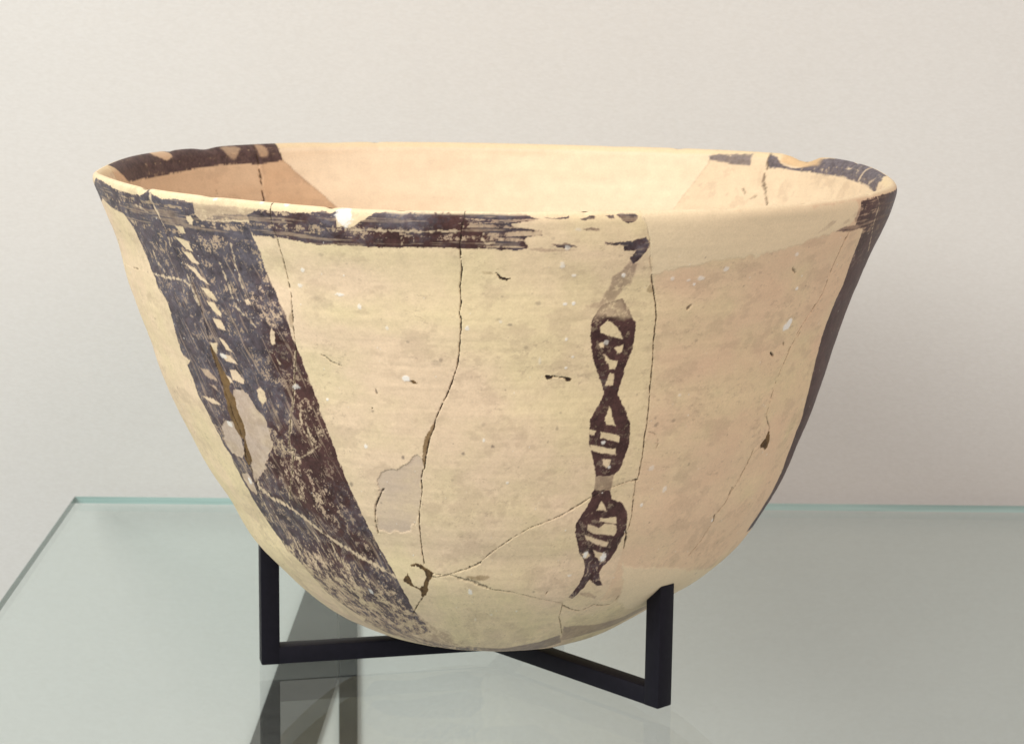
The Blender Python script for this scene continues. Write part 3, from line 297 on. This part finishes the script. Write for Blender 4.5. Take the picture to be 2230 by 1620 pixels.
# ---- angle grids: dense on the side that faces the viewer
uu = np.linspace(-1, 1, 1500)
thf = -90+90*(.45*uu+.55*np.arcsin(uu)*2/math.pi)*1.075
thb = np.linspace(thf[-1], thf[0]+360, 190)[1:-1]
TH_O = np.concatenate([thf, thb]); AL_O = np.concatenate([np.linspace(0, 12, 30)[:-1], np.linspace(12, 88.4, 600)[:-1], np.linspace(88.4, 90, 22)])
ub = np.linspace(0, 180, 620)
TH_I = np.concatenate([np.linspace(-180, 0, 180)[:-1], ub]); AL_I = np.concatenate([np.linspace(0, 55, 24)[:-1], np.linspace(55, 88.4, 130)[:-1], np.linspace(88.4, 90, 16)])
CO = {n: np.array(f).reshape(-1, 2) for n, f, w_, d in CRACKS}

def crk(name, al):
    p = CO[name]; o = np.argsort(p[:, 1]); return np.interp(al, p[o, 1], p[o, 0])
def crkh(names, th):
    p = np.concatenate([CO[n] for n in names]); o = np.argsort(p[:, 0]); return np.interp(th, p[o, 0], p[o, 1])
def inpoly(flat, TH, AL):
    p = np.array(flat).reshape(-1, 2); ins = np.zeros(TH.shape, bool); n = len(p)
    for k in range(n):
        ax, ay = p[k]; bx, by = p[(k+1) % n]; dy = by-ay
        ins ^= ((ay > AL) != (by > AL)) & (TH < (bx-ax)*(AL-ay)/(dy if abs(dy) > 1e-9 else 1e-9)+ax)
    return ins
IC = {n: np.array(f).reshape(-1, 2) for n, f, w_, d in ICRACKS}
def icrk(name, al):
    p = IC[name]; o = np.argsort(p[:, 1]); p = p[o]
    # extend down the wall with the overall slope of the visible piece
    sl = (p[-1, 0]-p[0, 0])/(p[-1, 1]-p[0, 1]); return np.where(al < p[0, 1], p[0, 0]-.4*sl*(p[0, 1]-al), np.interp(al, p[:, 1], p[:, 0]))
def labels(TH, AL):
    """which sherd or filling each spot of the wall belongs to"""
    lab = np.zeros(TH.shape, np.int16); T = ((TH+205) % 360)-205          # -205..155
    c1, c2, c3, c4, c6 = [crk(n, AL) for n in ('c1', 'c2', 'c3', 'c4', 'c6')]
    dg = crkh(['diag', 'c7'], T); dg = np.where(T < -136.3, 47.8+(-136.3-T)*.05, np.where(T > -73.8, 32.1-(T+73.8)*.02, dg))
    c5 = crkh(['c5'], T); c0 = crkh(['c0'], T)
    lab[:] = 7
    lab[T < c6] = 6; lab[T < c4] = 5; lab[(T < c4) & (T > c3) & (AL < c5)] = 9; lab[T < c3] = 4; lab[T < c2] = 3
    lab[(T < c1) & (AL > c0)] = 1; lab[(T < c1) & (AL <= c0)] = 2
    low = AL < dg; c8 = np.interp(AL, [10, 28.38, 31, 32.5, 40], [-118, -109.8, -107, -105.4, -103]); bx = crk('bx', AL)
    lab[low] = 10; lab[low & (T < c8)] = 8; lab[low & (T > bx)] = 11
    back = (T > -0.) 
    il, ir, pl, pr = icrk('il', AL), icrk('ir', AL), icrk('pl', AL), icrk('pr', AL); pl = np.maximum(pl, 100); pr = np.minimum(pr, 70)
    lab[back & (AL > 45)] = 7
    lab[back & (T > ir) & (AL > 45)] = 13; lab[back & (T > pr) & (AL > 45)] = 20; lab[back & (T > pl) & (AL > 45)] = 14; lab[back & (T > il) & (AL > 45)] = 1
    lab[back & (AL <= 45)] = 11
    lab[(AL <= 45) & (AL > 14) & (T < -168)] = 8; lab[AL < 8] = 10
    wx, wy = T+.16*fbm(T*.8, AL*.8, 3, 3), AL+.14*fbm(T*.8, AL*.8, 9, 3)                # fillings have slightly ragged outlines
    for k, key in enumerate(('p1', 'p2', 'p3', 'p4', 'p4b', 'p4c')): lab[inpoly(rounded(PLAST[key], 2), wx, wy)] = 21+k
    lab[inpoly(rounded(SHERDLET, 1), wx, wy)] = 12
    return lab
STEP = {1: 0, 2: .15, 3: -.1, 4: .12, 5: 0, 6: -.12, 7: .1, 8: .2, 9: .1, 10: -.05, 11: .05, 12: .2, 13: .15, 14: -.15, 20: .1, 21: .08, 22: .1, 23: -.35, 24: -.45, 25: -.4, 26: -.3}

# ---- outer surface fields
F = Field(TH_O, AL_O)
sh_ = F.shape; Z0 = lambda: np.zeros(sh_, np.float32)
paint, hole, light, crack, whitem, spotm, dirt, depth = [Z0() for _ in range(8)]
for f_, v, ft in PAINT: F.poly(paint, f_, v, ft)
rub = Z0()
for f_, v, ft in HOLES: F.poly(hole if ft < 20 else rub, f_, v, ft*1.4)                      # the soft wide ones are rubbed zones
cdep = Z0()
for n, f_, wd, dk in CRACKS:
    if dk < 0: F.line(light, f_, wd, -dk, .6)
    else:
        F.line(crack, f_, wd*.72, dk, .25 if dk > .9 else .45); F.line(cdep, f_, wd*.9, min(1., dk+.1), .3)
for f_, a, ft, dp in DIRT:
    m = Z0(); F.poly(m, rounded(f_), 1., ft); dirt = np.maximum(dirt, m*a); depth = np.maximum(depth, m*dp)
for i, (t, a, rx, ry, v) in enumerate(WHITE): F.blob(whitem, t, a, rx, ry, v, i)
for i, (t, a, rx, ry, v) in enumerate(SPOTS): F.blob(spotm, t, a, rx, ry, v, i, .5)
r2 = np.random.RandomState(3)
for i in range(230):                                              # pin-prick lime grits and pores all over the body
    t, a = r2.uniform(-175, -8), r2.uniform(20, 87); rr = r2.uniform(.7, 1.6)
    F.blob(whitem, t, a, rr, rr*r2.uniform(.8, 1.4), r2.uniform(.3, .75), i)
for i in range(170):
    t, a = r2.uniform(-175, -8), r2.uniform(18, 87); rr = r2.uniform(.9, 2.2)
    F.blob(spotm, t, a, rr*r2.uniform(.6, 1.8), rr*r2.uniform(.7, 1.6), r2.uniform(.25, .6), i, .5)

X, Y = F.X, F.Y
hor = cdf(fbm(X*.05, Y*.9, 2, 4)); ver = cdf(fbm(X*.75, Y*.10, 4, 4)); iso = cdf(fbm(X*.35, Y*.35, 6, 5, .75)); fine = cdf(fbm(X*1.3, Y*1.3, 9, 3, .8))
slant = cdf(fbm((X+.30*Y)*.85, (Y-.3*X)*.075, 11, 4))
stripe = sstep(-100, -112, F.TH)*sstep(84.5, 82, F.AL); band = sstep(82.5, 85, F.AL); bandr = sstep(-98, -88, F.TH)
wear = F.idw(WEAR)+rub*1.55; tone = F.idw(TONE)
fieldn = stripe*(.24*slant+.42*iso+.34*fine)+(1-stripe)*(band*((.38+.3*bandr)*hor+(.34-.15*bandr)*iso+(.28-.15*bandr)*fine)+(1-band)*(.5*iso+.35*fine+.15*hor))
fieldn = np.clip((fieldn-.5)*1.75+.5, 0, 1)
sw = .10+.30*np.clip(wear, 0, 1)
keep = sstep(-sw*1.2, sw, fieldn-wear*.45+.085)
keep = keep+(1-keep)*.18*sstep(.75, .3, wear)
hair = sstep(.84, .98, np.maximum(slant*stripe, hor*band*(1-stripe)))*.36*sstep(.05, .3, wear+.1)        # fine brush-drag lines
paint_m = paint*(1-np.clip(hole*1.0, 0, 1))*keep*(1-hair)
thin = (.86+.14*iso)
lab_v = labels(F.TH, F.AL); dirt *= (lab_v != 12)
for k in range(21, 27): paint_m[lab_v == k] *= (.0 if k != 22 else .35)

lo = fbm(X*.018, Y*.03, 8, 3); lo2 = fbm(X*.06, Y*.09, 10, 4); streak = fbm(X*.045, Y*.55, 12, 4)
CREAM = np.array([.77, .63, .385]); PINK = np.array([.755, .58, .395])
c = CREAM*np.ones(sh_+(3,), np.float32)
c = mixc(c, np.clip(.42+.25*lo+.17*lo2, 0, 1), PINK)
c *= (1+.012*streak+.018*lo2+.02*fbm(X*.5, Y*.5, 3, 4, .7))[..., None]
pk = np.isin(lab_v, (6, 7)).astype(np.float32)
for _ in range(14): pk[1:-1, 1:-1] = (pk[1:-1, 1:-1]*2+pk[:-2, 1:-1]+pk[2:, 1:-1]+pk[1:-1, :-2]+pk[1:-1, 2:])/6
c = mixc(c, pk*np.clip(.62+.15*lo2, 0, 1), (.745, .54, .355))                     # the right-hand sherds fired pinker
stain = sstep(.72, 1., cdf(fbm(X*.09, Y*.13, 13, 5, .7)))*.26; c = mixc(c, stain, (.42, .31, .21))
scuff = sstep(.9, 1., cdf(fbm(X*.5, Y*.9, 7, 4, .8)))*.30*sstep(.45, .8, cdf(fbm(X*.06, Y*.06, 2, 3))); c = mixc(c, scuff, (.30, .22, .16))
grime = sstep(36, 15, F.AL)*.36*cdf(fbm(X*.1, Y*.1, 14, 4)); c = mixc(c, grime, (.36, .27, .22))
pcol = {21: (.80, .655, .435), 22: (.78, .63, .42), 23: (.61, .48, .355), 24: (.65, .525, .42), 25: (.66, .54, .43), 26: (.68, .55, .43), 20: (.78, .61, .41)}
for k, v in pcol.items():
    m = (lab_v == k).astype(np.float32)
    for _ in range(2): m[1:-1, 1:-1] = (m[1:-1, 1:-1]*2+m[:-2, 1:-1]+m[2:, 1:-1]+m[1:-1, :-2]+m[1:-1, 2:])/6
    c = mixc(c, m*.92, np.array(v)) if k not in (23, 24, 25, 26) else mixc(c, m*np.clip((.74 if k == 23 else .8)+.22*lo2, 0, 1), np.array(v))
BLUE = np.array([.122, .107, .122]); BROWN = np.array([.086, .041, .036])
tn = np.clip((tone-.42)*1.35+.50+.55*(iso-.5)+.1*(fine-.5), 0, 1)
pc = BLUE*(1-tn[..., None])+BROWN*tn[..., None]
pc = pc*(.72+.55*fbm(X*.25, Y*.25, 7, 5, .75)[..., None]*.22+.25*fine[..., None])
pm = np.clip(paint_m*thin*1.06, 0, 1)
c = mixc(c, np.clip(paint*(1-hole), 0, 1)*(.25+.3*iso)*np.clip(stripe+band, 0, 1), (.36, .25, .175))             # ghost of the worn paint
sth = sstep(.25, .85, pm)[..., None]; pc = pc*sth+np.array([.27, .155, .125])*(1-sth)                  # thin paint reads as a warm brown wash
pm = np.clip(pm*1.1, 0, 1)
c = c*(1-pm[..., None])+pc*pm[..., None]
c = mixc(c, np.clip(light, 0, 1)*.92, (.70, .545, .36))
lipw = sstep(89.5, 89.85, F.AL)*(.8+.2*iso)*(1-.9*sstep(.62, .95, iso)*(F.TH < -95)); c = mixc(c, lipw*.85, (.78, .64, .43))
c = mixc(c, np.clip(spotm, 0, 1)*.8, (.12, .09, .085))
dirt = np.clip(dirt*(1+.25*(iso-.5)), 0, 1); c = mixc(c, sstep(0, .6, dirt), (.21, .125, .05)); c = mixc(c, sstep(.5, .95, dirt), (.035, .022, .016))
ck = np.clip(crack, 0, 1); c = mixc(c, np.clip(ck*1.05, 0, 1), (.05, .032, .022))
c = mixc(c, np.clip(whitem, 0, 1), (.86, .82, .74))
rgh = np.clip(pm, 0, 1)
fade = sstep(89.2, 87.6, F.AL); dn = np.zeros(sh_, np.float32)
for k, v in STEP.items(): dn[lab_v == k] = v*.00055
dn -= .00055*np.clip(cdep, 0, 1)+depth; dn += .00012*np.clip(whitem, 0, 1)
dn += .00003*fbm(X*.02, Y*.25, 15, 3)+.00014*fbm(X*.025, Y*.03, 1, 2)+.00001*fbm(X*.8, Y*.8, 2, 3)
dn *= fade*sstep(3, 9, F.AL)
PO = outer(F.TH, F.AL, dn); CO_ = np.concatenate([np.clip(c, .004, .9), rgh[..., None]], -1).astype(np.float32)

# ---- inner surface fields
G = Field(TH_I, AL_I); s2 = G.shape; Z1 = lambda: np.zeros(s2, np.float32)
ip, ih, ick, icd = [Z1() for _ in range(4)]
for f_, v, ft in IPAINT: G.poly(ip, f_, v, ft)
for f_, v, ft in IHOLES: G.poly(ih, rounded(f_, 2), v, ft*1.6)
for n, f_, wd, dk in ICRACKS: G.line(ick, f_, wd, dk, .4); G.line(icd, f_, wd*1.3, dk, .3)
X, Y = G.X, G.Y; lab_i = labels(G.TH, G.AL)
iso = cdf(fbm(X*.3, Y*.3, 6, 5, .75)); fin = cdf(fbm(X*1.1, Y*1.1, 9, 3, .8)); hor = cdf(fbm(X*.06, Y*.8, 2, 4))
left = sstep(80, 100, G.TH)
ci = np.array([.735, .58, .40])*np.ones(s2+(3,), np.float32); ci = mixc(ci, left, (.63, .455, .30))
ci = mixc(ci, (lab_i == 20)*1., (.785, .635, .455)); ci = mixc(ci, (lab_i == 14)*.6, (.58, .38, .23))
ci *= (1+.012*fbm(X*.05, Y*.4, 12, 4)+.015*fbm(X*.2, Y*.2, 3, 4))[..., None]
ci = mixc(ci, sstep(.75, 1, cdf(fbm(X*.12, Y*.15, 13, 5, .7)))*.2*(lab_i != 20), (.3, .2, .14))
kp = sstep(.0, .3, .45*hor+.3*iso+.25*fin-.02+.1*left); ipm = ip*(1-ih)*kp*(.95+.05*iso)
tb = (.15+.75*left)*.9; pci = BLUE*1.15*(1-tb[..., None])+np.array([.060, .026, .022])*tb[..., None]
pci = pci*(.7+.6*fin[..., None])
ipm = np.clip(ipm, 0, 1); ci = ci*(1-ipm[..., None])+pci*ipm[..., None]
lipw = sstep(88.95, 89.5, G.AL)*(.8+.2*iso); ci = mixc(ci, lipw*.85*(1-np.clip(ip, 0, 1)), (.76, .60, .37))
cc_ = ((G.TH+180) % 360)-180
brk = sstep(24, 26.5, cc_)*sstep(36.2, 34.5, cc_)*sstep(88.4, 89.0, G.AL); ci = mixc(ci, brk*.9, (.66, .45, .25))
ci = mixc(ci, np.clip(ick, 0, 1), (.07, .038, .022))
di = -.0006*icd*sstep(89.2, 87.6, G.AL); 
for k, v in {1: .0, 14: .25, 20: -.25, 13: .1, 7: -.2}.items(): di[lab_i == k] += v*.0008
di = (di+.0002*fbm(X*.03, Y*.05, 1, 3))*sstep(89.3, 87.8, G.AL)
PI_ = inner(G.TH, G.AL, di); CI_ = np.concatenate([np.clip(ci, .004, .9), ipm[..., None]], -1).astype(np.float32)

# ---- cut both skins into sherds and fillings, each one part
def quads(m, n, closed=True):
    i = np.arange(m-1)[:, None]; j = np.arange(n)[None, :]; j1 = (j+1) % n
    q = np.stack([i*n+j, i*n+j1, (i+1)*n+j1, (i+1)*n+j], -1); return q.reshape(-1, 4)
QO = quads(*sh_); QI = quads(*s2)[:, ::-1]+sh_[0]*sh_[1]
def face_lab(th, al):
    t2 = np.concatenate([th, [th[0]+360]]); tm = (t2[1:]+t2[:-1])/2; am = (al[1:]+al[:-1])/2; T, A_ = np.meshgrid(tm, am); return labels(T, A_).ravel()
LAB = np.concatenate([face_lab(TH_O, AL_O), face_lab(TH_I, AL_I)])
VV = np.concatenate([PO.reshape(-1, 3), PI_.reshape(-1, 3)]).astype(np.float32); CC = np.concatenate([CO_.reshape(-1, 4), CI_.reshape(-1, 4)]); QQ = np.concatenate([QO, QI])
BO = (AX, AY, float(PO[0, 0, 2]))
bowl = tag(empty('bowl', BO), 'large cracked buff clay bowl with dark painted bands on a black stand', 'bowl')
VV = VV-np.array(BO, np.float32)
PART_LABEL = {3: 'sherd carrying the broad dark slanting stripe', 5: 'sherd painted with the dark braided ladder', 7: 'right sherd with the dark stripe on its edge', 8: 'lowest left sherd with the worn end of the dark stripe',
              12: 'tiny loose sherd wedged where the cracks meet', 21: 'smooth pale filling under the rim', 22: 'smooth pale filling near the right post', 23: 'greyish filling beside the middle crack', 24: 'pinkish filling inside the dark stripe', 20: 'smooth pale filling inside the far wall'}
def build(name, k):
    f = QQ[LAB == k]
    if len(f) == 0: return
    uq, inv = np.unique(f, return_inverse=True); inv = inv.reshape(-1); nf = len(f)
    me = bpy.data.meshes.new(name); me.vertices.add(len(uq)); me.vertices.foreach_set('co', VV[uq].ravel())
    me.loops.add(nf*4); me.loops.foreach_set('vertex_index', inv.astype(np.int32)); me.polygons.add(nf)
    me.polygons.foreach_set('loop_start', np.arange(0, nf*4, 4, dtype=np.int32))
    me.polygons.foreach_set('use_smooth', np.ones(nf, bool))
    at = me.attributes.new('tint', 'FLOAT_COLOR', 'POINT'); at.data.foreach_set('color', CC[uq].ravel())
    me.update(calc_edges=True)
    o = link(name, me, CLAY, bowl)
    if k in PART_LABEL: o['label'] = PART_LABEL[k]
for k in range(1, 15): build('sherd', k)
for k in range(20, 27): build('plaster_filling', k)

# ------------------------------------------------------------------ black stand: three arms with an upright post each
SO = (0, .0174, 0)
st = tag(empty('display_stand', SO), 'black square-bar metal stand with three posts holding the bowl', 'stand')
def bevel_box(name, pts8, mat, parent, bw=.0005):
    import bmesh
    bm = bmesh.new(); v = [bm.verts.new(p) for p in pts8]
    for f in ((0, 3, 2, 1), (4, 5, 6, 7), (0, 1, 5, 4), (1, 2, 6, 5), (2, 3, 7, 6), (3, 0, 4, 7)): bm.faces.new([v[i] for i in f])
    bmesh.ops.recalc_face_normals(bm, faces=bm.faces); bmesh.ops.bevel(bm, geom=list(bm.edges), offset=bw, segments=2, affect='EDGES', profile=.5)
    me = bpy.data.meshes.new(name); bm.to_mesh(me); bm.free(); me.shade_smooth(); me.set_sharp_from_angle(angle=R(40)); return link(name, me, mat, parent)
def bowl_z(ang, r):
    al = np.linspace(4, 60, 800); P = outer(np.full(800, float(ang)), al, np.zeros(800)); rr = np.hypot(P[:, 0]-SO[0], P[:, 1]-SO[1]); return float(np.interp(r, rr, P[:, 2]))
W_, H_ = .0036, .0070
for ang in (193.7, -47.0, 73.0):
    ca, sa = math.cos(R(ang)), math.sin(R(ang))
    def pt(r, s, z): return (r*ca-s*sa, r*sa+s*ca, z)
    r0_, r1_ = .0862, .0934
    a0 = .0005
    bevel_box('arm', [pt(a0, -W_, .0001), pt(r0_+.0008, -W_, .0001), pt(r0_+.0008, W_, .0001), pt(a0, W_, .0001), pt(a0, -W_, H_), pt(r0_+.0008, -W_, H_), pt(r0_+.0008, W_, H_), pt(a0, W_, H_)], BLACK, st)
    zi, zo = bowl_z(ang, r0_)-.0002, bowl_z(ang, r1_)-.0002
    w2 = W_+.0001
    bevel_box('post', [pt(r0_, -w2, .00005), pt(r1_, -w2, .00005), pt(r1_, w2, .00005), pt(r0_, w2, .00005), pt(r0_, -w2, zi), pt(r1_, -w2, zo), pt(r1_, w2, zo), pt(r0_, w2, zi)], BLACK, st)
